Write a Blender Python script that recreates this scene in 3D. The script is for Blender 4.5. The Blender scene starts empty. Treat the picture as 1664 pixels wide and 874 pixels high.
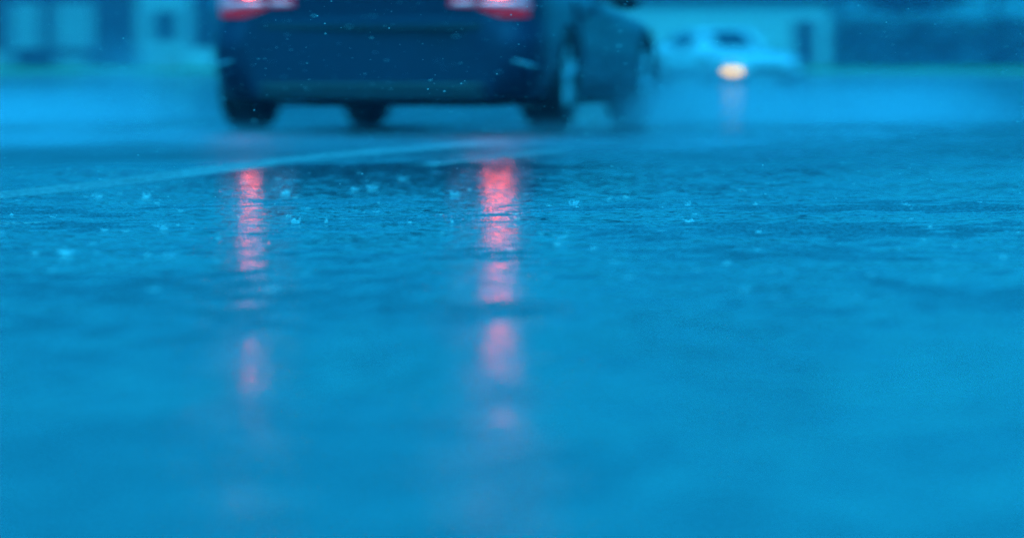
import bpy, bmesh, math, random
import numpy as np
from mathutils import Vector, Matrix
random.seed(7)
S = bpy.context.scene
COL = S.collection
PI = math.pi

# ------------------------------------------------------------------ helpers
def link(name, bm, mat=None, parent=None, smooth=False):
    me = bpy.data.meshes.new(name)
    bmesh.ops.recalc_face_normals(bm, faces=bm.faces[:])
    bm.to_mesh(me); bm.free()
    if mat: me.materials.append(mat)
    if smooth:
        for p in me.polygons: p.use_smooth = True
    o = bpy.data.objects.new(name, me); COL.objects.link(o)
    if parent: o.parent = parent
    return o

def tag(o, label=None, cat=None, group=None, kind=None):
    if label: o['label'] = label
    if cat: o['category'] = cat
    if group: o['group'] = group
    if kind: o['kind'] = kind
    return o

def empty(name, loc=(0, 0, 0), rz=0):
    o = bpy.data.objects.new(name, None); COL.objects.link(o)
    o.location = loc; o.rotation_euler = (0, 0, rz); o.empty_display_size = .2
    return o

def box(bm, x0, x1, y0, y1, z0, z1, bev=0):
    r = bmesh.ops.create_cube(bm, size=1)
    bmesh.ops.scale(bm, vec=(x1-x0, y1-y0, z1-z0), verts=r['verts'])
    bmesh.ops.translate(bm, vec=((x0+x1)/2, (y0+y1)/2, (z0+z1)/2), verts=r['verts'])
    if bev:
        es = list({e for v in r['verts'] for e in v.link_edges})
        bmesh.ops.bevel(bm, geom=es, offset=bev, segments=2, affect='EDGES', profile=.5)

def lathe_x(bm, prof, seg=40):
    """profile of (x, r) turned round the x axis"""
    rings = []
    for k in range(seg):
        a = 2*PI*k/seg
        rings.append([bm.verts.new((x, r*math.sin(a), r*math.cos(a))) for x, r in prof])
    n = len(prof)
    for k in range(seg):
        A, B = rings[k], rings[(k+1) % seg]
        for i in range(n-1):
            bm.faces.new((A[i], A[i+1], B[i+1], B[i]))

def grid_faces(bm, rows, close=False):
    for a, b in zip(rows[:-1], rows[1:]):
        m = len(a)
        for i in range(m if close else m-1):
            j = (i+1) % m
            bm.faces.new((a[i], a[j], b[j], b[i]))

def lerp_tab(tab, t):
    if t <= tab[0][0]: return tab[0][1]
    for (a, va), (b, vb) in zip(tab[:-1], tab[1:]):
        if t <= b:
            return va + (vb-va)*(t-a)/(b-a)
    return tab[-1][1]

def smooth_tab(tab, t):
    if t <= tab[0][0]: return tab[0][1]
    for (a, va), (b, vb) in zip(tab[:-1], tab[1:]):
        if t <= b:
            u = (t-a)/(b-a); u = u*u*(3-2*u)
            return va + (vb-va)*u
    return tab[-1][1]

# ------------------------------------------------------------------ materials
def new_mat(name):
    m = bpy.data.materials.new(name); m.use_nodes = True
    return m, m.node_tree.nodes, m.node_tree.links, m.node_tree.nodes['Principled BSDF']

def plain(name, col, rough=.5, metal=0, coat=0, var=.25, scale=8, spec=.5, emit=None, es=0, transm=0, bump=0):
    m, N, L, b = new_mat(name)
    tc = N.new('ShaderNodeTexCoord'); nz = N.new('ShaderNodeTexNoise')
    nz.inputs['Scale'].default_value = scale; nz.inputs['Detail'].default_value = 5
    L.new(tc.outputs['Object'], nz.inputs['Vector'])
    mx = N.new('ShaderNodeMix'); mx.data_type = 'RGBA'
    mx.inputs[6].default_value = (*[c*(1-var) for c in col], 1)
    mx.inputs[7].default_value = (*[min(1, c*(1+var)) for c in col], 1)
    L.new(nz.outputs['Fac'], mx.inputs[0]); L.new(mx.outputs[2], b.inputs['Base Color'])
    b.inputs['Roughness'].default_value = rough
    b.inputs['Metallic'].default_value = metal
    b.inputs['Coat Weight'].default_value = coat
    b.inputs['Coat Roughness'].default_value = .06
    b.inputs['Specular IOR Level'].default_value = spec
    b.inputs['Transmission Weight'].default_value = transm
    if emit:
        b.inputs['Emission Color'].default_value = (*emit, 1); b.inputs['Emission Strength'].default_value = es
    if bump:
        bp = N.new('ShaderNodeBump'); bp.inputs['Strength'].default_value = bump
        L.new(nz.outputs['Fac'], bp.inputs['Height']); L.new(bp.outputs[0], b.inputs['Normal'])
    return m

M = {}
M['paint_dark'] = plain('dark_paint', (.0065, .017, .048), .38, .5, .15, .15, 3)
M['paint_pale'] = plain('pale_paint', (.55, .58, .6), .3, .2, .6, .08, 3)
M['black_trim'] = plain('black_trim', (.006, .009, .018), .6, 0, 0, .3, 20)
M['underbody'] = plain('underbody', (.01, .01, .011), .9, 0, 0, .3, 12)
M['glass_dark'] = plain('dark_glass', (.006, .01, .014), .06, 0, .5, .1, 3, .8)
M['rubber'] = plain('rubber', (.012, .012, .013), .75, 0, 0, .3, 30)
M['alloy'] = plain('alloy', (.8, .82, .85), .4, .35, 0, .1, 20)
M['alloy_dark'] = plain('dark_alloy', (.05, .05, .055), .5, .6, 0, .1, 20)  # darker metal for rim barrels, brake discs and exhaust pipes
M['lens_red'] = plain('red_lens', (.42, .012, .03), .12, 0, .8, .1, 30, .5, (1, .02, .06), .12)
M['lens_clear'] = plain('clear_lens', (.48, .38, .45), .15, .3, .8, .08, 30, .5, (1, .15, .35), .07)
M['brake_glow'] = plain('brake_glow', (.9, .08, .03), .3, 0, 0, 0, 5, .5, (1, .10, .085), 13)
M['amber_glow'] = plain('amber_glow', (1, .6, .1), .3, 0, 0, 0, 5, .5, (1, .47, .0), 3.0)
M['reflector'] = plain('reflector', (.42, .45, .5), .12, .6, .6, .05, 30)
M['headlamp'] = plain('headlamp_glass', (.5, .55, .6), .1, .3, .8, .1, 20)
def mat_water():
    m, N, L, b = new_mat('splash_water')
    tc = N.new('ShaderNodeTexCoord'); nz = N.new('ShaderNodeTexNoise'); nz.inputs['Scale'].default_value = 300
    L.new(tc.outputs['Object'], nz.inputs['Vector'])
    b.inputs['Base Color'].default_value = (.9, .95, .97, 1); b.inputs['Roughness'].default_value = .1
    tr = N.new('ShaderNodeBsdfTranslucent'); tr.inputs['Color'].default_value = (.92, .97, 1, 1)
    gl = N.new('ShaderNodeBsdfTransparent')
    m1 = N.new('ShaderNodeMixShader'); m1.inputs[0].default_value = .55
    L.new(b.outputs[0], m1.inputs[1]); L.new(tr.outputs[0], m1.inputs[2])
    m2 = N.new('ShaderNodeMixShader'); mr = N.new('ShaderNodeMapRange')
    mr.inputs[1].default_value = .35; mr.inputs[2].default_value = .65; mr.inputs[3].default_value = .3; mr.inputs[4].default_value = .85
    L.new(nz.outputs['Fac'], mr.inputs[0]); L.new(mr.outputs[0], m2.inputs[0])
    L.new(m1.outputs[0], m2.inputs[1]); L.new(gl.outputs[0], m2.inputs[2])
    L.new(m2.outputs[0], N['Material Output'].inputs['Surface'])
    return m
M['water'] = mat_water()
M['brick'] = plain('dark_brick', (.03, .03, .035), .85, 0, 0, .35, 3)
M['white_wall'] = plain('white_render', (.46, .46, .45), .8, 0, 0, .1, .8)
M['pale_curtain'] = plain('pale_curtain', (.30, .31, .30), .7, 0, .3, .2, 1.5)
M['bay'] = plain('painted_bay', (.33, .34, .33), .8, 0, 0, .12, .8)
M['roof'] = plain('roof_tiles', (.05, .05, .055), .6, 0, 0, .3, 2)
M['stone'] = plain('pale_stone', (.25, .25, .24), .85, 0, 0, .2, 3)
M['pink_stone'] = plain('pinkish_plaster', (.5, .33, .3), .85, 0, 0, .2, 3)
M['grass'] = plain('grass', (.016, .14, .004), .9, 0, 0, .7, .5)
M['leaf'] = plain('leaf', (.02, .045, .022), .7, 0, 0, .5, .7)
M['bark'] = plain('bark', (.07, .055, .045), .9, 0, 0, .4, 4)
M['kerb'] = plain('kerb_stone', (.3, .3, .3), .5, 0, 0, .2, 2)

# paint line on the road: white, wet, worn through in speckles
def mat_line():
    m, N, L, b = new_mat('wet_road_paint')
    g = N.new('ShaderNodeNewGeometry')
    nz = N.new('ShaderNodeTexNoise'); nz.inputs['Scale'].default_value = 60; nz.inputs['Detail'].default_value = 4
    L.new(g.outputs['Position'], nz.inputs['Vector'])
    cr = N.new('ShaderNodeValToRGB')
    cr.color_ramp.elements[0].position = .42; cr.color_ramp.elements[0].color = (.06, .06, .06, 1)
    cr.color_ramp.elements[1].position = .62; cr.color_ramp.elements[1].color = (.38, .38, .37, 1)
    L.new(nz.outputs['Fac'], cr.inputs[0]); L.new(cr.outputs[0], b.inputs['Base Color'])
    b.inputs['Roughness'].default_value = .4
    bp = N.new('ShaderNodeBump'); bp.inputs['Distance'].default_value = .0012
    L.new(nz.outputs['Fac'], bp.inputs['Height']); L.new(bp.outputs[0], b.inputs['Normal'])
    return m
M['line'] = mat_line()

# the relief of the road: stones, ruts and hollows; hollows below z = 0 stand full of water
class Tile:
    def __init__(self, size, lo, hi, seed, n=1024, slope=0):
        rng = np.random.default_rng(seed)
        f = np.fft.fft2(rng.standard_normal((n, n)))
        k = np.fft.fftfreq(n, size/n); kk = np.hypot(*np.meshgrid(k, k)); kk[0, 0] = 1e-9
        band = np.exp(-np.maximum(0, np.log(kk*lo))**2*4)*np.exp(-np.maximum(0, -np.log(kk*hi))**2*4)*kk**slope
        band[0, 0] = 0
        z = np.real(np.fft.ifft2(f*band)); self.z = (z/z.std()).astype(np.float32); self.size = size; self.n = n
    def __call__(self, x, y):
        u = (x/self.size*self.n) % self.n; v = (y/self.size*self.n) % self.n
        i = np.floor(u).astype(int) % self.n; j = np.floor(v).astype(int) % self.n
        fu = u-np.floor(u); fv = v-np.floor(v); i2 = (i+1) % self.n; j2 = (j+1) % self.n; z = self.z
        return (z[j, i]*(1-fu)+z[j, i2]*fu)*(1-fv)+(z[j2, i]*(1-fu)+z[j2, i2]*fu)*fv
T_GRAIN = Tile(4.096, .012, .024, 1); T_MID = Tile(17, .12, .9, 2, slope=-.6); T_BIG = Tile(41, .9, 5, 3, slope=-.5); T_RIP = Tile(5.1, .035, .09, 4)
# pools (x, y, half-width, half-length, depth): negative depth = a hump that drains
POOLS = [(-.2, 15.2, 1.1, 2.8, .0017), (-.75, 9.5, .6, 1.1, .0018), (.6, 10.1, .5, 1.0, -.0009), (-1.5, 11.7, .6, .8, -.0012), (.75, 12.2, .7, .3, -.0012),
         (-.06, 9.9, .22, 1.3, .0014), (-.62, 11.6, .25, 1.2, .0013), (.5, 11.4, .6, .3, .0016), (-.1, 8.7, 1.2, .25, .0016), (1.5, 14, .6, 1.2, .0016), (-3, 22, 2.2, 7, -.002), (.3, 6, 1.0, .9, .0012)]
def sstep(a, b, x):
    t = np.clip((x-a)/(b-a), 0, 1); return t*t*(3-2*t)
def relief(x, y):
    """height of the stones and ground over the water level, before flooding"""
    c, s_ = math.cos(math.radians(9)), math.sin(math.radians(9))
    u = c*x-s_*y; v = s_*x+c*y
    near = sstep(1.5, 4, y)*(1-sstep(24, 34, y))*(1-sstep(2.6, 3.6, np.abs(x)))
    h = .00075*T_MID(u, v*.45)+.0006*T_BIG(u, v*.4)-.0001
    for px_, py_, rx, ry, dp in POOLS:
        d2 = ((x-px_)/rx)**2+((y-py_)/ry)**2
        h = h-dp*(1-sstep(.0, 1.6, d2))
    g = T_GRAIN(x, y)
    h = h+.0013*np.tanh(1.2*g)
    return h, near
def surface(x, y, rings=None):
    h, near = relief(x, y)
    if rings is not None: near = near; ring = rings
    else: ring = 0
    water = ring+(.00022*T_RIP(x*.45, y)+.00006*T_RIP(x*1.2+1, y*2.1))*near
    z = np.maximum(h*near, water) if near is not None else h
    return z, h-water
def mat_road():
    m, N, L, b = new_mat('wet_asphalt')
    g = N.new('ShaderNodeNewGeometry'); P = g.outputs['Position']
    def noise(scale, detail=2, rough=.5, vec=None):
        n = N.new('ShaderNodeTexNoise'); n.inputs['Scale'].default_value = scale
        n.inputs['Detail'].default_value = detail; n.inputs['Roughness'].default_value = rough
        L.new(vec or P, n.inputs['Vector']); return n.outputs['Fac']
    def mth(op, a, c=None, d=None, clamp=False):
        n = N.new('ShaderNodeMath'); n.operation = op; n.use_clamp = clamp
        for i, v in enumerate((a, c, d)):
            if v is None: continue
            if isinstance(v, (int, float)): n.inputs[i].default_value = v
            else: L.new(v, n.inputs[i])
        return n.outputs[0]
    def mrange(v, a, c, lo=0, hi=1):
        n = N.new('ShaderNodeMapRange'); n.interpolation_type = 'SMOOTHSTEP'
        n.inputs[1].default_value = a; n.inputs[2].default_value = c
        n.inputs[3].default_value = lo; n.inputs[4].default_value = hi
        L.new(v, n.inputs[0]); return n.outputs[0]
    at = N.new('ShaderNodeAttribute'); at.attribute_name = 'above_water'
    dry = mrange(at.outputs['Fac'], -.0003, .0004)
    pud = mth('SUBTRACT', 1.0, dry)
    mp = N.new('ShaderNodeMapping'); mp.inputs['Rotation'].default_value = (0, 0, math.radians(9))
    mp.inputs['Scale'].default_value = (1.0, .25, 1)
    L.new(P, mp.inputs['Vector'])
    grain = noise(170, 3, .6)
    ripple = mth('MULTIPLY', noise(60, 1, .5), .00003)
    def rings(scale, rad, wl, amp, seed):
        mpp = N.new('ShaderNodeMapping'); mpp.inputs['Location'].default_value = (seed, seed*.7, 0)
        L.new(P, mpp.inputs['Vector'])
        v = N.new('ShaderNodeTexVoronoi'); v.voronoi_dimensions = '2D'; v.inputs['Scale'].default_value = scale
        v.inputs['Randomness'].default_value = .9
        L.new(mpp.outputs[0], v.inputs['Vector'])
        d = mth('DIVIDE', v.outputs['Distance'], scale)
        c = N.new('ShaderNodeSeparateColor'); L.new(v.outputs['Color'], c.inputs[0])
        r0 = mth('MULTIPLY', c.outputs[0], rad)
        off = mth('SUBTRACT', d, r0)
        env = mth('POWER', 2.718, mth('MULTIPLY', mth('MULTIPLY', off, off), -1/(2*(wl*.9)**2)))
        w = mth('COSINE', mth('MULTIPLY', off, 2*PI/wl))
        return mth('MULTIPLY', mth('MULTIPLY', env, w), mth('MULTIPLY', mth('SUBTRACT', 1.0, c.outputs[0]), amp))
    rg = mth('ADD', rings(6.5, .075, .016, .0002, 3.1), rings(9, .05, .011, .00015, 8.4))
    h = mth('ADD', mth('MULTIPLY', grain, mth('MULTIPLY', dry, .0004)), mth('ADD', ripple, mth('MULTIPLY', rg, pud)))
    bp = N.new('ShaderNodeBump'); bp.inputs['Strength'].default_value = 1; bp.inputs['Distance'].default_value = 1
    try: bp.inputs['Filter Width'].default_value = .03
    except Exception: pass
    L.new(h, bp.inputs['Height']); L.new(bp.outputs[0], b.inputs['Normal'])
    sxyz = N.new('ShaderNodeSeparateXYZ'); L.new(P, sxyz.inputs[0])
    ruts = noise(1.6, 4, .65, mp.outputs[0])
    rough = mth('ADD', mth('ADD', .05, mth('MULTIPLY', dry, mrange(sxyz.outputs[1], 15, 20.5, .09, .34))), mth('MULTIPLY', mth('MULTIPLY', mth('SUBTRACT', ruts, .5), dry), .35))
    L.new(mth('MAXIMUM', rough, .05), b.inputs['Roughness'])
    cr = N.new('ShaderNodeValToRGB')
    cr.color_ramp.elements[0].position = .3; cr.color_ramp.elements[0].color = (.020, .021, .022, 1)
    cr.color_ramp.elements[1].position = .75; cr.color_ramp.elements[1].color = (.075, .077, .08, 1)
    L.new(grain, cr.inputs[0]); L.new(cr.outputs[0], b.inputs['Base Color'])
    b.inputs['IOR'].default_value = 1.33
    return m
M['road'] = mat_road()

# ------------------------------------------------------------------ setting
def axis(keys):
    """grid lines: (start, step) pairs, step blending linearly to the next one"""
    out = [keys[0][0]]; i = 0
    while out[-1] < keys[-1][0]:
        v = out[-1]; st = lerp_tab(keys, v)
        out.append(v+st)
    return np.array(out)
xr = axis([(0, .0042), (1.0, .0042), (1.5, .007), (3.0, .012), (3.6, .02), (8, .8), (40, 12), (200, 40)])
xs = np.concatenate([-xr[::-1][:-1], xr])
ys = axis([(-20, 3), (1, .3), (3, .012), (6, .009), (8, .0055), (12.5, .0055), (18, .014), (26, .03), (34, .1), (50, 2), (198, 10), (420, 40)])
X, Y = np.meshgrid(xs, ys)
RG = np.zeros(X.shape); rng = np.random.default_rng(21)
for _ in range(2600):
    cy = 5.5+11.5*rng.random()**.8; cx = rng.uniform(-.115, .115)*cy
    R0 = rng.uniform(.006, .055); wl = rng.uniform(.016, .024); am = rng.uniform(.00012, .00055)*(1-R0/.075)
    i0, i1 = np.searchsorted(xs, (cx-R0-.05, cx+R0+.05)); j0, j1 = np.searchsorted(ys, (cy-R0-.05, cy+R0+.05))
    off = np.hypot(X[j0:j1, i0:i1]-cx, Y[j0:j1, i0:i1]-cy)-R0
    RG[j0:j1, i0:i1] += am*np.cos(2*PI*off/wl)*np.exp(-(off/(wl*.9))**2)
Z, WET = surface(X, Y, RG)
nx, ny = len(xs), len(ys)
me = bpy.data.meshes.new('road')
me.vertices.add(nx*ny); me.vertices.foreach_set('co', np.stack([X, Y, Z], -1).astype(np.float32).ravel())
ii = (np.arange(ny-1)[:, None]*nx+np.arange(nx-1)[None, :]).ravel()
quads = np.stack([ii, ii+1, ii+nx+1, ii+nx], -1).astype(np.int32).ravel()
me.loops.add(len(quads)); me.loops.foreach_set('vertex_index', quads)
me.polygons.add(len(ii)); me.polygons.foreach_set('loop_start', np.arange(0, len(quads), 4, dtype=np.int32))
me.polygons.foreach_set('use_smooth', np.ones(len(ii), dtype=bool))
me.update(calc_edges=True)
me.attributes.new('above_water', 'FLOAT', 'POINT').data.foreach_set('value', WET.astype(np.float32).ravel())
me.materials.append(M['road'])
o = bpy.data.objects.new('road', me); COL.objects.link(o); tag(o, kind='structure')
del X, Y, Z, WET

def ribbon(keys, w, name='lane_line'):
    """a painted line that follows the relief of the road"""
    ya, yb = keys[0][1], keys[-1][1]
    n = int((yb-ya)/.012)+2; mcol = max(4, int(w/.008))
    yv = np.linspace(ya, yb, n)
    xc = np.interp(yv, [b for a, b in keys], [a for a, b in keys])
    ed = np.cumsum(np.random.default_rng(5).normal(0, .0008, n)); ed -= np.linspace(0, ed[-1], n)
    off = np.linspace(-w/2, w/2, mcol)
    XX = xc[:, None]+off[None, :]+ed[:, None]*np.sign(off)[None, :]; YY = np.repeat(yv[:, None], mcol, 1)
    h, near = relief(XX, YY)
    ZZ = np.maximum(h*near, -.0006)+.0024*np.minimum(1, (w/2-np.abs(off))/.01+.3)[None, :]
    me = bpy.data.meshes.new(name)
    v = np.stack([XX, YY, ZZ], -1).reshape(-1, 3)
    f = [(i*mcol+j, i*mcol+j+1, (i+1)*mcol+j+1, (i+1)*mcol+j) for i in range(n-1) for j in range(mcol-1)]
    me.from_pydata(v.tolist(), [], f); me.materials.append(M['line'])
    for p in me.polygons: p.use_smooth = True
    o = bpy.data.objects.new(name, me); COL.objects.link(o); tag(o, kind='structure')
ribbon([(-1.75, 10.9), (-1.40, 13.46), (-1.19, 15.1), (-.88, 18.4), (-.45, 21.2), (-.1, 23)], .2)
ribbon([(-.32, 17.7), (.07, 20.0), (.2, 20.8)], .085)
ribbon([(-1.3, 10.85), (-1.09, 11.1)], .09)

# kerb and grass bank at the far end of the road
bm = bmesh.new(); box(bm, -60, 60, 198, 198.3, -.05, .13, .02)
tag(link('kerb', bm, M['kerb']), kind='structure')
bm = bmesh.new(); rows = []
for j in range(9):
    rows.append([])
    for i in range(161):
        x = -60 + 120*i/160; y = 198.3 + [0, .6, 1.5, 3, 5, 8, 14, 60, 215][j]
        z = [.1, .14, .2, .27, .34, .36, .36, .36, .36][j] + random.uniform(-.03, .03)*(0 < j < 7)
        rows[-1].append(bm.verts.new((x*(1 if j < 7 else 3), y, z)))
grid_faces(bm, rows)
tag(link('grass_verge', bm, M['grass'], smooth=True), kind='structure')

# ------------------------------------------------------------------ cars
WTAB = [(0, .70), (.02, .80), (.06, .86), (.13, .905), (.25, .93), (.6, .935), (.8, .942), (1.2, .925), (2.2, .915), (3.1, .92), (3.5, .935),
        (3.9, .92), (4.15, .86), (4.3, .76), (4.4, .62), (4.45, .45)]
ZTAB = [(0, .845), (.3, .855), (.8, .83), (1.3, .785), (2.2, .735), (2.9, .695), (3.5, .65), (4.0, .575), (4.3, .50), (4.45, .44)]
BTAB = [(0, .165), (.5, .155), (3.8, .15), (4.2, .14), (4.45, .17)]
YOFF = [(.14, .10), (.2, .05), (.27, .012), (.34, 0), (.5, .0), (.555, .012), (.575, .035), (.62, .04), (.75, .035), (.86, .10)]
AX = (.80, 3.50); RT = .288
def yoff(y, z):
    return lerp_tab(YOFF, z)*max(0, 1-y/.7) if y < .7 else 0
def body_bm():
    bm = bmesh.new()
    ys = [0, .012, .03, .06, .1, .16, .25, .38, .5] + [.5+.12*i for i in range(1, 29)] + [3.95, 4.05, 4.15, 4.23, 4.3, 4.36, 4.41, 4.45]
    rows = []
    for y in ys:
        w = smooth_tab(WTAB, y) if y > .25 else lerp_tab(WTAB, y); zd = smooth_tab(ZTAB, y); zb = lerp_tab(BTAB, y)
        prof = [(0, zb), (.45, zb), (.84, zb+.004), (.925, zb+.018)]
        for u, k in ((.10, .965), (.2, .983), (.3, .997), (.42, 1.0), (.52, .997), (.6, .988), (.68, .985), (.76, .982), (.84, .972), (.91, .955)):
            prof.append((k, zb+.02+(zd-zb-.02)*u))
        # haunches over the wheels
        prof += [(.925, zd-.018), (.87, zd-.004), (.6, zd+.008), (.3, zd+.014), (0, zd+.016)]
        hb = .022*(math.exp(-((y-.8)/.3)**2)+math.exp(-((y-3.5)/.3)**2))
        ring = []
        for k, z in prof:
            x = k*w
            if .3 < z < .7 and k > .9: x += hb*math.exp(-((z-.5)/.14)**2)
            # sill crease
            if .26 < z < .36 and k > .9 and 1.2 < y < 3.1: x += .012
            ring.append((x, y+yoff(y, z), z))
        full = ring + [(-x, yy, z) for x, yy, z in reversed(ring[1:-1])]
        rows.append([bm.verts.new(p) for p in full])
    grid_faces(bm, rows, True)
    bm.faces.new(rows[0]); bm.faces.new(list(reversed(rows[-1])))
    return bm

def cut(o, cutters):
    for c in cutters:
        md = o.modifiers.new('cut', 'BOOLEAN'); md.operation = 'DIFFERENCE'; md.object = c; md.solver = 'EXACT'
    dg = bpy.context.evaluated_depsgraph_get()
    me = bpy.data.meshes.new_from_object(o.evaluated_get(dg))
    o.modifiers.clear(); old = o.data; o.data = me; me.name = old.name
    for c in cutters: bpy.data.objects.remove(c)

def plan(s):
    """the right rear corner seen from above: s runs outward along the rear and round the corner (metres)"""
    pts = [(0, 0), (.70, 0), (.80, .02), (.86, .06), (.905, .13), (.93, .25), (.935, .6)]
    acc = 0
    for (a, b), (c, d) in zip(pts[:-1], pts[1:]):
        l = math.hypot(c-a, d-b)
        if s <= acc+l:
            u = (s-acc)/l; return a+(c-a)*u, b+(d-b)*u
        acc += l
    return pts[-1]
def plan_n(s):
    a = Vector(plan(s-.03)) if s > .03 else Vector(plan(0)); b = Vector(plan(s+.03))
    t = (b-a).normalized(); return Vector((t.y, -t.x))
def patch(name, s0, s1, zl, zu, mat, parent, side, proud=.012, inset=.03, n=14, m=4):
    """a shell laid on the rear corner between the heights zl(u) and zu(u)"""
    bm = bmesh.new(); F = []; Bk = []
    for i in range(n+1):
        u = i/n; s = s0+(s1-s0)*u; x, y = plan(s); nn = plan_n(s)
        f, k = [], []
        for j in range(m+1):
            z = zl(u)+(zu(u)-zl(u))*j/m
            kz = .985
            ed = min(u, 1-u)*n; ez = min(j, m-j)
            p = proud*(1 if (ed >= 1 and ez >= 1) else .55)
            yy = y+yoff(y, z)
            f.append(bm.verts.new((side*(x*kz+nn.x*p), yy+nn.y*p, z)))
            k.append(bm.verts.new((side*(x*kz-nn.x*inset), yy-nn.y*inset, z)))
        F.append(f); Bk.append(k)
    grid_faces(bm, F); grid_faces(bm, [list(r) for r in Bk])
    for a, b in ((F[0], Bk[0]), (F[-1], Bk[-1]), ([r[0] for r in F], [r[0] for r in Bk]), ([r[-1] for r in F], [r[-1] for r in Bk])):
        grid_faces(bm, [a, b])
    return link(name, bm, mat, parent, True)

def cab_pt(y, v):
    """cabin surface: v = 0 at the belt, 1 at the roof edge"""
    zr = lerp_tab([(.45, .86), (.9, 1.02), (1.35, 1.12), (1.8, 1.145), (2.15, 1.13), (2.9, .715)], y)
    zb = smooth_tab(ZTAB, y)-.03
    wb = lerp_tab([(.45, .66), (.8, .78), (1.3, .82), (2.4, .83), (2.9, .70)], y)
    wr = lerp_tab([(.45, .60), (.9, .60), (1.35, .59), (2.15, .60), (2.9, .66)], y)
    return wb+(wr-wb)*v**1.2, zb+(max(zr, zb+.02)-zb)*v
def cabin_bm():
    bm = bmesh.new(); rows = []
    for i in range(29):
        y = .45+2.45*i/28
        half = [cab_pt(y, v) for v in (0, .25, .5, .75, .92, 1)]
        xr, zr = half[-1]
        half += [(xr*.8, zr+.012), (xr*.4, zr+.02), (0, zr+.022)]
        full = half+[(-x, z) for x, z in reversed(half[:-1])]
        rows.append([bm.verts.new((x, y, z)) for x, z in full])
    grid_faces(bm, rows); bm.faces.new(rows[0]); bm.faces.new(list(reversed(rows[-1])))
    return bm
def side_window(y0, y1, side, parent):
    bm = bmesh.new(); F = []; K = []
    for i in range(9):
        y = y0+(y1-y0)*i/8; f, k = [], []
        for v in (.16, .4, .65, .88):
            x, z = cab_pt(y, v)
            f.append(bm.verts.new((side*(x+.008), y, z+.004))); k.append(bm.verts.new((side*(x-.02), y, z-.01)))
        F.append(f); K.append(k)
    grid_faces(bm, F); grid_faces(bm, K)
    for a, b in ((F[0], K[0]), (F[-1], K[-1]), ([r[0] for r in F], [r[0] for r in K]), ([r[-1] for r in F], [r[-1] for r in K])): grid_faces(bm, [a, b])
    return link('side_window', bm, M['glass_dark'], parent)
def screen(name, y0, y1, parent, k=.86):
    bm = bmesh.new(); F = []; K = []
    for i in range(7):
        y = y0+(y1-y0)*i/6; x1, z = cab_pt(y, 1); f, b = [], []
        for j in range(9):
            u = -1+2*j/8
            zz = z+.022*(1-abs(u)**2)+.006
            f.append(bm.verts.new((u*x1*k, y, zz))); b.append(bm.verts.new((u*x1*k, y, zz-.03)))
        F.append(f); K.append(b)
    grid_faces(bm, F); grid_faces(bm, K)
    for a, b in ((F[0], K[0]), (F[-1], K[-1]), ([r[0] for r in F], [r[0] for r in K]), ([r[-1] for r in F], [r[-1] for r in K])): grid_faces(bm, [a, b])
    return link(name, bm, M['glass_dark'], parent)

_w = {}
def wheel(parent, side, y, width, name='wheel'):
    w = bpy.data.objects.new(name, None); COL.objects.link(w); w.parent = parent
    w.empty_display_size = .1
    w.location = (side*(((.99 if side < 0 else .95) if y < 1 else .925)-width/2), y, RT); w.rotation_euler = (random.uniform(0, 1.2), 0, 0 if side > 0 else PI)
    if width not in _w:
        h = width/2
        bm = bmesh.new(); lathe_x(bm, [(-h+.01, .2), (-h, .235), (-h+.015, .27), (-h+.04, .286), (-h*.3, RT), (h*.3, RT), (h-.04, .286), (h-.015, .27), (h, .235), (h-.008, .205), (h-.03, .2)], 48)
        t = link('tyre', bm, M['rubber'], None, True)
        bm = bmesh.new()
        lathe_x(bm, [(h-.02, .206), (h-.004, .203), (h-.01, .188), (h-.05, .18), (-h+.02, .18)], 40)
        for f_ in bm.faces: f_.material_index = 1
        lathe_x(bm, [(h-.012, .0), (h-.012, .03), (h-.03, .045), (h-.06, .05)], 20)
        for k in range(5):
            for tw in (-1, 1):
                b2 = bmesh.new(); box(b2, h-.045, h-.012, -.011, .011, .035, .192, .005)
                bmesh.ops.rotate(b2, verts=b2.verts[:], cent=(0, 0, 0), matrix=Matrix.Rotation(2*PI*k/5+tw*.13, 3, 'X'))
                tmp = bpy.data.meshes.new('t'); b2.to_mesh(tmp); b2.free(); bm.from_mesh(tmp); bpy.data.meshes.remove(tmp)
        r = link('rim', bm, M['alloy'], None, False); r.data.materials.append(M['alloy_dark'])
        bm = bmesh.new(); lathe_x(bm, [(h-.075, .0), (h-.075, .15), (h-.09, .15), (h-.09, 0)], 32)
        d = link('brake_disc', bm, M['alloy_dark'], None)
        _w[width] = (t, r, d)
        for o in (t, r, d): o.parent = w
    else:
        for o in _w[width]:
            c = o.copy(); COL.objects.link(c); c.parent = w
    return w

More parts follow.
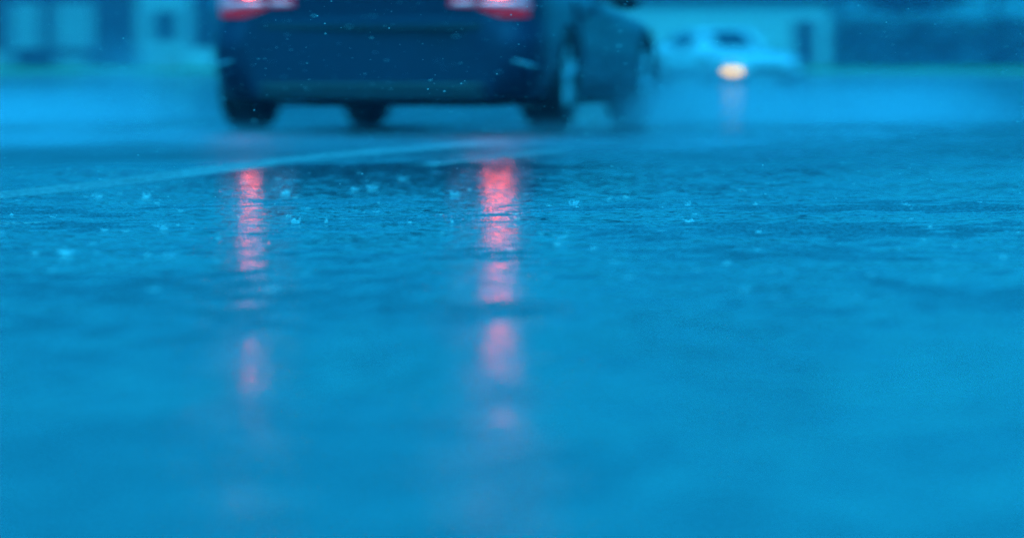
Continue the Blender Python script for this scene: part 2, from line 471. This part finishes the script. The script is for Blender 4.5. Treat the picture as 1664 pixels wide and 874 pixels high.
def make_car(name, paint, far=False):
    root = empty(name)
    body = link('body', body_bm(), paint, root, True)
    cs = []
    for y in AX:
        for s in (-1, 1):
            bm = bmesh.new(); lathe_x(bm, [(0, 0), (0, .325), (.6, .325), (.6, 0)], 40)
            bmesh.ops.remove_doubles(bm, verts=bm.verts[:], dist=1e-5)
            c = link('cutter', bm); c.location = (.55 if s > 0 else -1.15, y, .275); cs.append(c)
    cut(body, cs)
    for p in body.data.polygons: p.use_smooth = True
    try: body.data.set_sharp_from_angle(angle=math.radians(35))
    except Exception: pass
    roof = link('roof', cabin_bm(), paint, root, True)
    try: roof.data.set_sharp_from_angle(angle=math.radians(40))
    except Exception: pass
    for s in (-1, 1):
        side_window(.85, 1.5, s, root); side_window(1.58, 2.35, s, root)
    screen('rear_window', .52, 1.25, root); screen('windscreen', 2.25, 2.85, root)
    bm = bmesh.new(); box(bm, -.62, .62, .4, 4.1, .135, .149, .004); link('underbody', bm, M['underbody'], root)
    for y in AX:
        for s in (-1, 1): wheel(root, s, y, .25 if y < 1 else .23)
    # mirrors
    for s in (-1, 1):
        bm = bmesh.new()
        bmesh.ops.create_uvsphere(bm, u_segments=20, v_segments=12, radius=1)
        bmesh.ops.scale(bm, vec=(.085, .05, .05), verts=bm.verts[:]); bmesh.ops.translate(bm, vec=(s*1.0, 2.28, .735), verts=bm.verts[:])
        b2 = bmesh.new(); box(b2, min(s*.82, s*.95), max(s*.82, s*.95), 2.27, 2.31, .725, .745, .005)
        tmp = bpy.data.meshes.new('t'); b2.to_mesh(tmp); b2.free(); bm.from_mesh(tmp); bpy.data.meshes.remove(tmp)
        mo = link('wing_mirror', bm, M['black_trim'], root, True)
        bm = bmesh.new(); box(bm, s*1.0-.06, s*1.0+.06, 2.229, 2.233, .73, .79, .001); link('mirror_glass', bm, M['glass_dark'], mo)
    # doors: thin raised skins with handles, on the flanks
    for s in (-1, 1):
        for (y0, y1) in ((1.18, 2.02), (2.05, 2.95)):
            bm = bmesh.new(); F = []; K = []
            for i in range(9):
                y = y0+(y1-y0)*i/8; f, k = [], []
                w = smooth_tab(WTAB, y); zd = smooth_tab(ZTAB, y); zb = lerp_tab(BTAB, y)
                for u, kk in ((.3, .997), (.42, 1.0), (.52, .997), (.6, .988), (.68, .985), (.76, .982), (.84, .972), (.9, .958)):
                    z = zb+.02+(zd-zb-.02)*u
                    f.append(bm.verts.new((s*(kk*w+.02), y, z))); k.append(bm.verts.new((s*(kk*w-.02), y, z)))
                F.append(f); K.append(k)
            grid_faces(bm, F); grid_faces(bm, K)
            for a, b in ((F[0], K[0]), (F[-1], K[-1]), ([r[0] for r in F], [r[0] for r in K]), ([r[-1] for r in F], [r[-1] for r in K])): grid_faces(bm, [a, b])
            d = link('door', bm, paint, root, True)
            try: d.data.set_sharp_from_angle(angle=math.radians(40))
            except Exception: pass
            bm = bmesh.new(); xx = smooth_tab(WTAB, y0)*.985+.03
            box(bm, min(s*xx, s*(xx+.02)), max(s*xx, s*(xx+.02)), y0+.08, y0+.24, .625, .645, .006)
            link('handle', bm, paint, d)
    # rear: boot lid with shut line, bumper crease, lower valance
    bm = bmesh.new(); rows = []
    bm2rows = []
    for j in range(6):
        z = .583+.265*j/5
        row, bk = [], []
        for i in range(25):
            x = -.585+1.17*i/24
            y = yoff(0, z)-.012-.006*math.sin(PI*i/24)
            row.append(bm.verts.new((x, y, z))); bk.append(bm.verts.new((x, y+.05, z)))
        rows.append(row); bm2rows.append(bk)
    grid_faces(bm, rows); grid_faces(bm, bm2rows)
    for a, b in ((rows[0], bm2rows[0]), (rows[-1], bm2rows[-1]), ([r[0] for r in rows], [r[0] for r in bm2rows]), ([r[-1] for r in rows], [r[-1] for r in bm2rows])): grid_faces(bm, [a, b])
    link('boot_lid', bm, paint, root)
    bm = bmesh.new(); box(bm, -.60, .60, .02, .06, .556, .585, .003); link('shut_line', bm, M['black_trim'], root)
    bm = bmesh.new(); box(bm, -.62, .62, -.012, .3, .166, .27, .02); link('rear_valance', bm, M['black_trim'], root)
    for s in (-1, 1):
        bm = bmesh.new(); lathe_x(bm, [(-.1, .028), (.1, .028), (.1, .036), (-.1, .036), (-.1, .028)], 20)
        bmesh.ops.rotate(bm, verts=bm.verts[:], cent=(0, 0, 0), matrix=Matrix.Rotation(PI/2, 3, 'Z'))
        bmesh.ops.translate(bm, vec=(s*.5, .08, .205), verts=bm.verts[:]); link('exhaust_pipe', bm, M['alloy_dark'], root, True)
    for s in (-1, 1):
        patch('bumper_reflector', .80, .93, lambda u: .372-.03*u, lambda u: .395-.03*u, M['reflector'], root, s, .014)
        lamp = patch('tail_lamp', .592, .868, lambda u: .668-.048*min(1, u*2.2), lambda u: .80, M['lens_red'], root, s, .016, n=20, m=6)
        patch('reversing_lens', .60, .88, lambda u: .678-.012*u, lambda u: .708, M['lens_clear'], lamp, s, .022, .0)
        patch('corner_lens', .80, .868, lambda u: .65, lambda u: .79, M['lens_clear'], lamp, s, .0235, .0)
        patch('brake_light', .625 if s > 0 else .645, .785 if s > 0 else .73, lambda u: .765-.034*math.sin(PI*u)**.5, lambda u: .768+.03*math.sin(PI*u)**.5, M['brake_glow'] if not far else M['lens_red'], lamp, s, .026, .0)
        lid = patch('boot_lamp', .435, .582, lambda u: .668, lambda u: .80, M['lens_red'], root, s, .020)
        patch('reversing_lens', .455, .575, lambda u: .682, lambda u: .708, M['lens_clear'], lid, s, .026, .0)
    # front lamps
    for s in (-1, 1):
        bm = bmesh.new()
        bmesh.ops.create_uvsphere(bm, u_segments=20, v_segments=12, radius=1)
        bmesh.ops.scale(bm, vec=(.16, .16, .055), verts=bm.verts[:])
        bmesh.ops.translate(bm, vec=(s*.68, 4.19, .49), verts=bm.verts[:])
        link('headlight', bm, M['headlamp'], root, True)
    bm = bmesh.new(); box(bm, -.42, .42, 4.38, 4.462, .24, .36, .02); link('grille', bm, M['black_trim'], root)
    if far:
        bm = bmesh.new(); box(bm, -.86, .86, 4.02, 4.31, .17, .41, .05); link('lower_grille', bm, M['black_trim'], root)
        for s in (-1, 1):
            bm = bmesh.new()
            bmesh.ops.create_uvsphere(bm, u_segments=20, v_segments=12, radius=1)
            bmesh.ops.scale(bm, vec=(.14, .10, .075), verts=bm.verts[:])
            bmesh.ops.translate(bm, vec=(s*.70, 4.33, .27), verts=bm.verts[:])
            link('indicator_light', bm, M['amber_glow'] if s > 0 else M['headlamp'], root, True)
    return root

TH = math.asin(.196)
car = make_car('car', M['paint_dark'])
car.scale = (1.02, 1, 1); car.location = (-.775, 27.02, 0); car.rotation_euler = (0, 0, -TH)
tag(car, 'dark car seen from behind, red brake lights lit, driving through spray on wet road', 'car')

A2 = math.radians(20)
far = make_car('car', M['paint_pale'], True)
hd = Vector((math.sin(A2), -math.cos(A2))); rt = Vector((-math.cos(A2), -math.sin(A2)))
lampw = Vector((4.44, 99.0)); org = lampw-hd*4.33-rt*.70
far.location = (org.x, org.y, 0); far.rotation_euler = (0, 0, math.atan2(-hd.x, hd.y))
tag(far, 'pale blurred car in the distance with one amber light glowing', 'car')

# ------------------------------------------------------------------ house, warehouse
def px(p, d): return (p-832)/8000*d
def pz(y, d): return .35+(110-y)/8000*d
D = 212.0
house = empty('house', (-20, D, .3))
tag(house, 'dark brick house beyond the grass with two pale windows and a white bay', 'house')
def part(name, mat, parent, *bx, org=(-20, D, .3), bev=.0):
    bm = bmesh.new()
    for b in bx: box(bm, b[0]-org[0], b[1]-org[0], b[2]-org[1], b[3]-org[1], b[4]-org[2], b[5]-org[2], bev)
    return link(name, bm, mat, parent)
part('wall', M['brick'], house, (-32, px(330, D), D, D+9, .3, 5.4))
for a, b in ((18, 67), (91, 152)):
    f = part('window', M['pale_curtain'], house, (px(a, D), px(b, D), D-.06, D+.02, pz(76, D), pz(6, D)))
    part('frame', M['black_trim'], f, (px(a, D)-.08, px(a, D), D-.1, D+.02, pz(76, D), pz(6, D)), (px(b, D), px(b, D)+.08, D-.1, D+.02, pz(76, D), pz(6, D)),
         ((px(a, D)+px(b, D))/2-.05, (px(a, D)+px(b, D))/2+.05, D-.1, D-.062, pz(76, D), pz(6, D)))
    part('sill', M['stone'], f, (px(a, D)-.12, px(b, D)+.12, D-.2, D, pz(76, D)-.1, pz(76, D)-.003))
bay = part('bay', M['bay'], house, (px(226, D), px(252, D), D-.9, D-.003, .3, 4.2), (px(291, D), px(314, D), D-.9, D-.003, .3, 4.2),
           (px(252, D), px(291, D), D-.9, D-.003, .3, pz(66, D)), (px(252, D), px(291, D), D-.9, D-.003, pz(20, D), 4.2))
part('window', M['glass_dark'], bay, (px(252, D)-.02, px(291, D)+.02, D-.75, D-.70, pz(66, D)-.02, pz(20, D)+.02))
part('door', M['black_trim'], house, (px(175, D), px(205, D), D-.05, D+.02, .3, 2.5))
bm = bmesh.new()
xs = (-32.5+20, px(330, D)+.5+20)
pr = [(-.6, 5.1), (4.5, 8.2), (9.6, 5.1), (9.6, 5.0), (4.5, 8.0), (-.6, 5.0)]
A = [bm.verts.new((xs[0], y, z-.3)) for y, z in pr]; B = [bm.verts.new((xs[1], y, z-.3)) for y, z in pr]
grid_faces(bm, [A, B], True); bm.faces.new(A); bm.faces.new(list(reversed(B)))
rf = link('roof', bm, M['roof'], house)
part('chimney', M['brick'], rf, (-24, -23, D+4, D+5, 7, 9.3))

wh = empty('warehouse', (9, 216, .3))
tag(wh, 'long pale building with a dark roof edge behind the oncoming car', 'building')
Wd = 216
part('wall', M['white_wall'], wh, (px(905, Wd), px(1345, Wd), Wd, Wd+14, .3, pz(4, Wd)), org=(9, 216, .3))
part('fascia', M['roof'], wh, (px(905, Wd)-.3, px(1345, Wd)+.3, Wd-.3, Wd+14.3, pz(4, Wd)+.003, pz(4, Wd)+.8), org=(9, 216, .3))
part('door', M['black_trim'], wh, (px(1290, Wd), px(1325, Wd), Wd-.05, Wd+.02, .3, 2.4), org=(9, 216, .3))

# low things in front of the house
def low(name, label, cat, mat, p0, p1, y0, y1, d, depth, group=None):
    bm = bmesh.new(); z1 = pz(y0, d); z0 = max(.25, pz(y1, d))
    w = px(p1, d)-px(p0, d); h = z1-.2
    box(bm, -w/2, w/2, 0, depth, 0, h*.88, .02); box(bm, -w/2-.04, w/2+.04, -.04, depth+.04, h*.88+.003, h, .02)
    o = link(name, bm, mat); o.location = (px((p0+p1)/2, d), d, .2)
    return tag(o, label, cat, group)
low('garden_wall', 'low pale garden wall at the left edge under the house window', 'garden wall', M['stone'], -30, 24, 82, 104, 209, .3)
low('garden_wall', 'low pale garden wall in front of the second house window', 'garden wall', M['stone'], 92, 142, 88, 107, 209, .3)
low('garden_wall', 'low dim garden wall between the house windows and the white bay', 'garden wall', M['brick'], 165, 226, 92, 110, 209.5, .3)
low('gate_pier', 'squat pale pier standing on the grass left of the dark car', 'pier', M['white_wall'], 302, 350, 78, 121, 204, 1.0)
low('planter', 'small pinkish planter box on the grass below the white bay', 'planter', M['pink_stone'], 258, 289, 96, 120, 203, .5)

# ------------------------------------------------------------------ trees and hedges
def leaf_cloud(n, fn, size):
    bm = bmesh.new()
    for _ in range(n):
        p = Vector(fn()); s = size*random.uniform(.6, 1.4)
        q = Matrix.Rotation(random.uniform(0, 6.28), 3, 'Z') @ Matrix.Rotation(random.uniform(-1.2, 1.2), 3, 'X')
        vs = [bm.verts.new(p+q @ Vector(v)) for v in ((-s, 0, 0), (0, -s*.5, 0), (s, 0, 0), (0, s*.5, 0))]
        bm.faces.new(vs)
    return bm
def tree_mesh(h, r):
    blobs = [(random.gauss(0, r*.4), random.gauss(0, r*.4), h*random.uniform(.35, .9), r*random.uniform(.35, .6)) for _ in range(16)]
    def fn():
        x, y, z, q = random.choice(blobs)
        v = Vector((random.gauss(0, 1), random.gauss(0, 1), random.gauss(0, 1))).normalized()*q*random.uniform(.6, 1.05)
        return x+v.x, y+v.y, max(1.0, z+v.z*.8)
    crown = leaf_cloud(3600, fn, .42)
    tb = bmesh.new(); rows = []
    for j in range(6):
        z = h*.6*j/5; rr = .28*(1-j/7)
        rows.append([tb.verts.new((rr*math.cos(a*PI/4)+.1*math.sin(j), rr*math.sin(a*PI/4), z)) for a in range(8)])
    grid_faces(tb, rows, True)
    for k in range(5):
        a = k*1.3; z0 = h*(.35+.05*k)
        p0, p1 = Vector((0, 0, z0)), Vector((math.cos(a)*r*.7, math.sin(a)*r*.7, z0+h*.25))
        r0 = [tb.verts.new(p0+Vector((.1*math.cos(i*PI/3), .1*math.sin(i*PI/3), 0))) for i in range(6)]
        r1 = [tb.verts.new(p1+Vector((.03*math.cos(i*PI/3), .03*math.sin(i*PI/3), 0))) for i in range(6)]
        grid_faces(tb, [r0, r1], True)
    return crown, tb
protos = []
for k in range(3):
    t = empty('tree', (0, 0, .3)); c, b = tree_mesh(15, 5.5)  # tall dense trees, added to darken the reflections in the wet road
    protos.append((t, link('crown', c, M['leaf'], t), link('trunk', b, M['bark'], t, True)))
used = set()
def tree(k, x, y, sc, label, group='trees added beyond the road to darken its reflections'):
    t, c, b = protos[k]
    if k in used:
        t2 = t.copy(); COL.objects.link(t2)
        for o in (c, b):
            q = o.copy(); COL.objects.link(q); q.parent = t2
        t = t2
    used.add(k)
    t.location = (x, y, .3); t.rotation_euler = (0, 0, random.uniform(0, 6)); t.scale = (sc, sc, sc*random.uniform(.72, .92))
    tag(t, label, 'tree', group)
for i, (x, y, sc, lab) in enumerate(((-34, 232, 1.0, 'dark tree behind the left end of the brick house'), (-27, 229, 1.1, 'dark tree behind the brick house over its left pale window'),
        (-20, 233, 1.0, 'dark tree behind the brick house over its right pale window'), (-12.5, 228, .95, 'dark tree behind the right end of the brick house'),
        (-8.5, 222, .7, 'dark tree left of the dark car, behind the hedge'), (-4.5, 230, 1.1, 'dark tree straight behind the dark car'),
        (2.5, 234, 1.0, 'dark tree behind the left end of the pale building'), (9, 239, 1.15, 'dark tree behind the middle of the pale building'),
        (15.5, 236, 1.0, 'dark tree behind the right end of the pale building'), (17.6, 219, .72, 'dark tree beside the right end wall of the pale building'),
        (22, 225, .95, 'second dark tree from the right edge beyond the hedge'), (28, 229, 1.05, 'rightmost dark tree beyond the road'))):
    tree(i % 3, x, y, sc, lab)
def hedge(x0, x1, y, h, label):
    def fn():
        return random.uniform(x0, x1), y+random.uniform(-.8, .8), .3+h*random.random()**.8*(.88+.12*math.sin(x0+random.random()*9))
    o = link('hedge', leaf_cloud(int((x1-x0)*260), fn, .2), M['leaf'])
    tag(o, label, 'hedge')
hedge(-13.0, 2.0, 208, 2.6, 'dark hedge behind the dark car, right of the house')
hedge(13.6, 26, 209, 2.2, 'dark hedge beyond the road right of the pale building')

# ------------------------------------------------------------------ rain splashes
def crown_bm(r, h, spikes, lean=0):
    bm = bmesh.new(); n = spikes*4; rows = []; hs = [random.uniform(.25, 1.35) for _ in range(spikes)]
    for j in range(5):
        t = j/4; row = []
        for k in range(n):
            a = 2*PI*k/n
            sp = (.5+.5*math.cos(a*spikes+lean*3))**2
            rr = r*(1+.28*t*t); z = h*t*(.5+.6*sp*hs[(k+2)//4 % spikes]) if j else 0
            row.append((rr*math.cos(a)+lean*z, rr*math.sin(a), z))
        rows.append(row)
    out = [[bm.verts.new(p) for p in row] for row in rows]
    inn = [[bm.verts.new((p[0]*(.92+.02*j), p[1]*(.92+.02*j), p[2])) for p in row] for j, row in enumerate(rows)]
    # a splash breaks up as it rises: part of the ring is already gone
    k0 = random.randrange(n); gone = {(k0+i) % n for i in range(int(n*random.uniform(.25, .6)))}
    for k in range(n):
        q = (k+1) % n
        for j in range(4):
            if k in gone and j > 0: continue
            bm.faces.new((out[j][k], out[j][q], out[j+1][q], out[j+1][k])); bm.faces.new((inn[j][q], inn[j][k], inn[j+1][k], inn[j+1][q]))
        t_ = 1 if k in gone else 4
        bm.faces.new((out[t_][k], out[t_][q], inn[t_][q], inn[t_][k]))
    for v in [v for v in bm.verts if not v.link_faces]: bm.verts.remove(v)
    for k in range(spikes):
        if random.random() < .35: continue
        a = 2*PI*k/spikes - (lean*3)/spikes+random.uniform(-.5, .5)
        s = bmesh.ops.create_icosphere(bm, subdivisions=1, radius=r*random.uniform(.10, .2))
        bmesh.ops.translate(bm, verts=s['verts'], vec=(r*random.uniform(1.1, 2.4)*math.cos(a)+lean*h, r*1.4*math.sin(a), h*random.uniform(.7, 1.7)))
    return bm
def ground(pxx, py):
    d = 2800/(py-110); return (pxx-832)/8000*d, d
SPL = [(480, 364, .010, .015, 'sharp crown-shaped raindrop splash left of centre, tallest one in focus'),
       (468, 353, .006, .006, 'small low splash just behind the sharp crown splash'),
       (266, 374, .009, .011, 'leaning forked splash in the foreground puddle, left of the left red streak'),
       (254, 369, .006, .005, 'flat splash touching the forked splash on its left'),
       (290, 368, .003, .005, 'tiny round droplet splash right of the forked splash'),
       (107, 415, .012, .013, 'blurred splash in the lower left foreground puddle'),
       (275, 418, .011, .008, 'low blurred splash below the forked splash'),
       (236, 323, .012, .016, 'upright splash on the wet road above the forked splash'),
       (605, 308, .014, .015, 'soft splash nearest the middle between the two red streaks'),
       (577, 310, .009, .010, 'smaller soft splash just left of the middle splash'),
       (740, 318, .013, .012, 'soft splash left of the right red streak'),
       (464, 316, .013, .013, 'soft splash right of the left red streak, far from the crown splash'),
       (655, 293, .012, .011, 'faint splash high up between the car and the middle of the road'),
       (700, 268, .015, .012, 'faint bright splash at the left end of the thin road line'),
       (530, 363, .004, .011, 'thin upright jet right of the sharp crown splash'),
       (735, 363, .004, .009, 'thin upright jet close to the right red streak'),
       (1120, 362, .010, .009, 'sharp small crown splash near the right side of the road'),
       (1118, 335, .007, .013, 'thin upright splash behind the small crown on the right'),
       (932, 334, .011, .012, 'double splash right of the right red streak'),
       (1018, 322, .008, .007, 'low splash on the wet road under the front of the car'),
       (912, 388, .010, .007, 'low blurred splash in the right foreground'),
       (160, 322, .009, .009, 'low splash beside the pale lane line on the left')]
for (a, b, r, h, lab) in SPL:
    x, y = ground(a, b)
    o = link('rain_splash', crown_bm(r, h, random.choice((5, 6, 7)), random.uniform(-.4, .4)), M['water'], None, True)
    o.location = (x, y, .001); o.rotation_euler = (0, 0, random.uniform(0, 6))
    tag(o, lab, 'splash', 'raindrop splashes on the wet road')

low_protos = []
for k in range(90):
    y = 7.4+9*rng.random()**1.1; x = rng.uniform(-.104, .104)*y
    if k < 4:
        o = link('rain_splash', crown_bm((.004, .006, .005, .007)[k], (.004, .003, .006, .005)[k], 5, .3), M['water'], None, True); low_protos.append(o)
    else:
        o = low_protos[k % 4].copy(); COL.objects.link(o)
    o.location = (x, y, .001); o.rotation_euler = (0, 0, rng.uniform(0, 6)); o.scale = (1, 1, rng.uniform(.6, 1.3))
    tag(o, 'tiny raindrop splash, one of many small low ones scattered over the wet road', 'splash', 'tiny raindrop splashes')

# falling and flying drops
bm = bmesh.new(); bmesh.ops.create_icosphere(bm, subdivisions=1, radius=1)
ico_v = np.array([v.co[:] for v in bm.verts]); ico_f = [[v.index for v in f.verts] for f in bm.faces]; bm.free()
ND = 3200; rng = np.random.default_rng(11)
dy = rng.uniform(8.2, 17.5, ND); dx = rng.uniform(-.108, .108, ND)*dy; dz = .02+rng.random(ND)*(.55+.02*dy)
dr = rng.choice([.0007, .0008, .0009, .0011, .0014, .0020], ND)*rng.uniform(.8, 1.15, ND)
vv = (ico_v[None]*dr[:, None, None]*np.array([1.2, 1, .85])+np.stack([dx, dy, dz], -1)[:, None]).reshape(-1, 3)
nv = len(ico_v)
me = bpy.data.meshes.new('raindrops')
me.from_pydata(vv.tolist(), [], [[i+k*nv for i in f] for k in range(ND) for f in ico_f])
for p in me.polygons: p.use_smooth = True
me.materials.append(M['water'])
o = bpy.data.objects.new('raindrops', me); COL.objects.link(o)
tag(o, 'fine raindrops hanging in the air over the road', 'raindrops', kind='stuff')

# ------------------------------------------------------------------ spray and haze
def spray():
    m = bpy.data.materials.new('spray_volume'); m.use_nodes = True
    N = m.node_tree.nodes; L = m.node_tree.links; N.clear()
    out = N.new('ShaderNodeOutputMaterial'); v = N.new('ShaderNodeVolumePrincipled')
    v.inputs['Color'].default_value = (.72, .88, 1, 1); v.inputs['Anisotropy'].default_value = .2
    g = N.new('ShaderNodeNewGeometry')
    tot = None
    def mth(op, a, b):
        n = N.new('ShaderNodeMath'); n.operation = op
        for i, q in enumerate((a, b)):
            if isinstance(q, (int, float)): n.inputs[i].default_value = q
            else: L.new(q, n.inputs[i])
        return n.outputs[0]
    for (c, r, dn) in LOBES:
        mp = N.new('ShaderNodeMapping'); mp.vector_type = 'TEXTURE'
        mp.inputs['Location'].default_value = c; mp.inputs['Scale'].default_value = r; mp.inputs['Rotation'].default_value = (0, 0, -TH)
        L.new(g.outputs['Position'], mp.inputs['Vector'])
        gr = N.new('ShaderNodeTexGradient'); gr.gradient_type = 'QUADRATIC_SPHERE'
        L.new(mp.outputs[0], gr.inputs['Vector'])
        t = mth('MULTIPLY', gr.outputs['Fac'], dn)
        tot = t if tot is None else mth('ADD', tot, t)
    nz = N.new('ShaderNodeTexNoise'); nz.inputs['Scale'].default_value = 2.2; nz.inputs['Detail'].default_value = 3
    L.new(g.outputs['Position'], nz.inputs['Vector'])
    k = mth('MULTIPLY', nz.outputs['Fac'], 2.0)
    L.new(mth('MULTIPLY', tot, mth('POWER', k, 1.5)), v.inputs['Density'])
    L.new(v.outputs[0], out.inputs['Volume'])
    return m
LOBES = [((-2.2, 28.2, .25), (.5, 1.1, .42), .8), ((.8, 28.4, .06), (.5, 1.2, .26), .55), ((1.15, 30.0, .1), (.9, 1.8, .42), 1.15),
         ((-3.4, 31, .05), (2.0, 5, .25), .3), ((2.2, 30.0, .05), (1.4, 4.5, .38), .8), ((.2, 26.6, .0), (1.0, 1.6, .12), .35), ((-3.5, 29.5, 0), (1.8, 5.6, .36), 1.0), ((-2.6, 21.5, 0), (2.6, 4.2, .17), .75), ((.2, 20.6, 0), (2.2, 2.6, .10), .35)]  # wheel spray, plus low wide mist lobes added to brighten the far road
bm = bmesh.new(); box(bm, -5.2, 3.6, 17.6, 35.2, .012, .75)
tag(link('spray', bm, spray()), 'pale mist of spray round the wheels of the dark car, with added low mist brightening the road', 'spray', kind='stuff')

HAZE = .0012
m = bpy.data.materials.new('haze_volume'); m.use_nodes = True
N = m.node_tree.nodes; L = m.node_tree.links; N.clear()
out = N.new('ShaderNodeOutputMaterial'); v = N.new('ShaderNodeVolumePrincipled')
v.inputs['Color'].default_value = (.5, .62, 1, 1); v.inputs['Density'].default_value = HAZE; v.inputs['Anisotropy'].default_value = .2
L.new(v.outputs[0], out.inputs['Volume'])
bm = bmesh.new(); box(bm, -205, 205, -25, 425, -1, 24)
tag(link('haze', bm, m), kind='stuff')

# ------------------------------------------------------------------ light
W = bpy.data.worlds.new('World'); S.world = W; W.use_nodes = True
N = W.node_tree.nodes; L = W.node_tree.links
bg = N['Background']
sky = N.new('ShaderNodeTexSky'); sky.sky_type = 'NISHITA'; sky.sun_disc = False
SE, SA = math.radians(55), math.radians(200)
sky.sun_elevation = SE; sky.sun_rotation = SA
sky.air_density = 1.0; sky.dust_density = 2.0; sky.ozone_density = 6
mx = N.new('ShaderNodeMix'); mx.data_type = 'RGBA'; mx.blend_type = 'MULTIPLY'; mx.inputs[0].default_value = 1
tc = N.new('ShaderNodeTexCoord'); sp = N.new('ShaderNodeSeparateXYZ'); L.new(tc.outputs['Generated'], sp.inputs[0])
# overcast: the cloud is thinner overhead, so the zenith is about three times brighter than the horizon
oc = N.new('ShaderNodeMix'); oc.data_type = 'RGBA'
oc.inputs[6].default_value = (.006, .50, .74, 1); oc.inputs[7].default_value = (.035, 1.9, 2.3, 1)
L.new(sp.outputs[2], oc.inputs[0]); L.new(oc.outputs[2], mx.inputs[7])
L.new(sky.outputs[0], mx.inputs[6]); L.new(mx.outputs[2], bg.inputs['Color'])
bg.inputs['Strength'].default_value = .15
sl = bpy.data.lights.new('sun', 'SUN'); sl.energy = 1.0; sl.angle = math.radians(40); sl.color = (.05, .6, 1)
so = bpy.data.objects.new('sun', sl); COL.objects.link(so)
dirv = Vector((math.sin(SA)*math.cos(SE), math.cos(SA)*math.cos(SE), math.sin(SE)))
so.rotation_euler = (-dirv).to_track_quat('-Z', 'Y').to_euler()

# ------------------------------------------------------------------ camera
cd = bpy.data.cameras.new('camera'); cam = bpy.data.objects.new('camera', cd); COL.objects.link(cam)
cam.location = (0, 0, .35); cam.rotation_euler = (math.radians(90)-math.atan(327/8000), 0, 0)
cd.sensor_width = 36; cd.lens = 8000/1664*36; cd.clip_start = .1; cd.clip_end = 2000
cd.dof.use_dof = True; cd.dof.focus_distance = 11.7; cd.dof.aperture_fstop = 4.3; cd.dof.aperture_ratio = .6
S.camera = cam

S.view_settings.view_transform = 'Standard'; S.view_settings.look = 'None'
S.view_settings.exposure = .66; S.view_settings.gamma = 1; S.view_settings.use_curve_mapping = False
S.cycles.use_denoising = True
try: S.cycles.denoiser = 'OPENIMAGEDENOISE'
except Exception: pass
S.cycles.denoising_prefilter = 'FAST'
S.cycles.volume_step_rate = 1.0; S.cycles.volume_max_steps = 96; S.cycles.volume_bounces = 2
S.cycles.max_bounces = 8
S.cycles.sample_clamp_indirect = 6
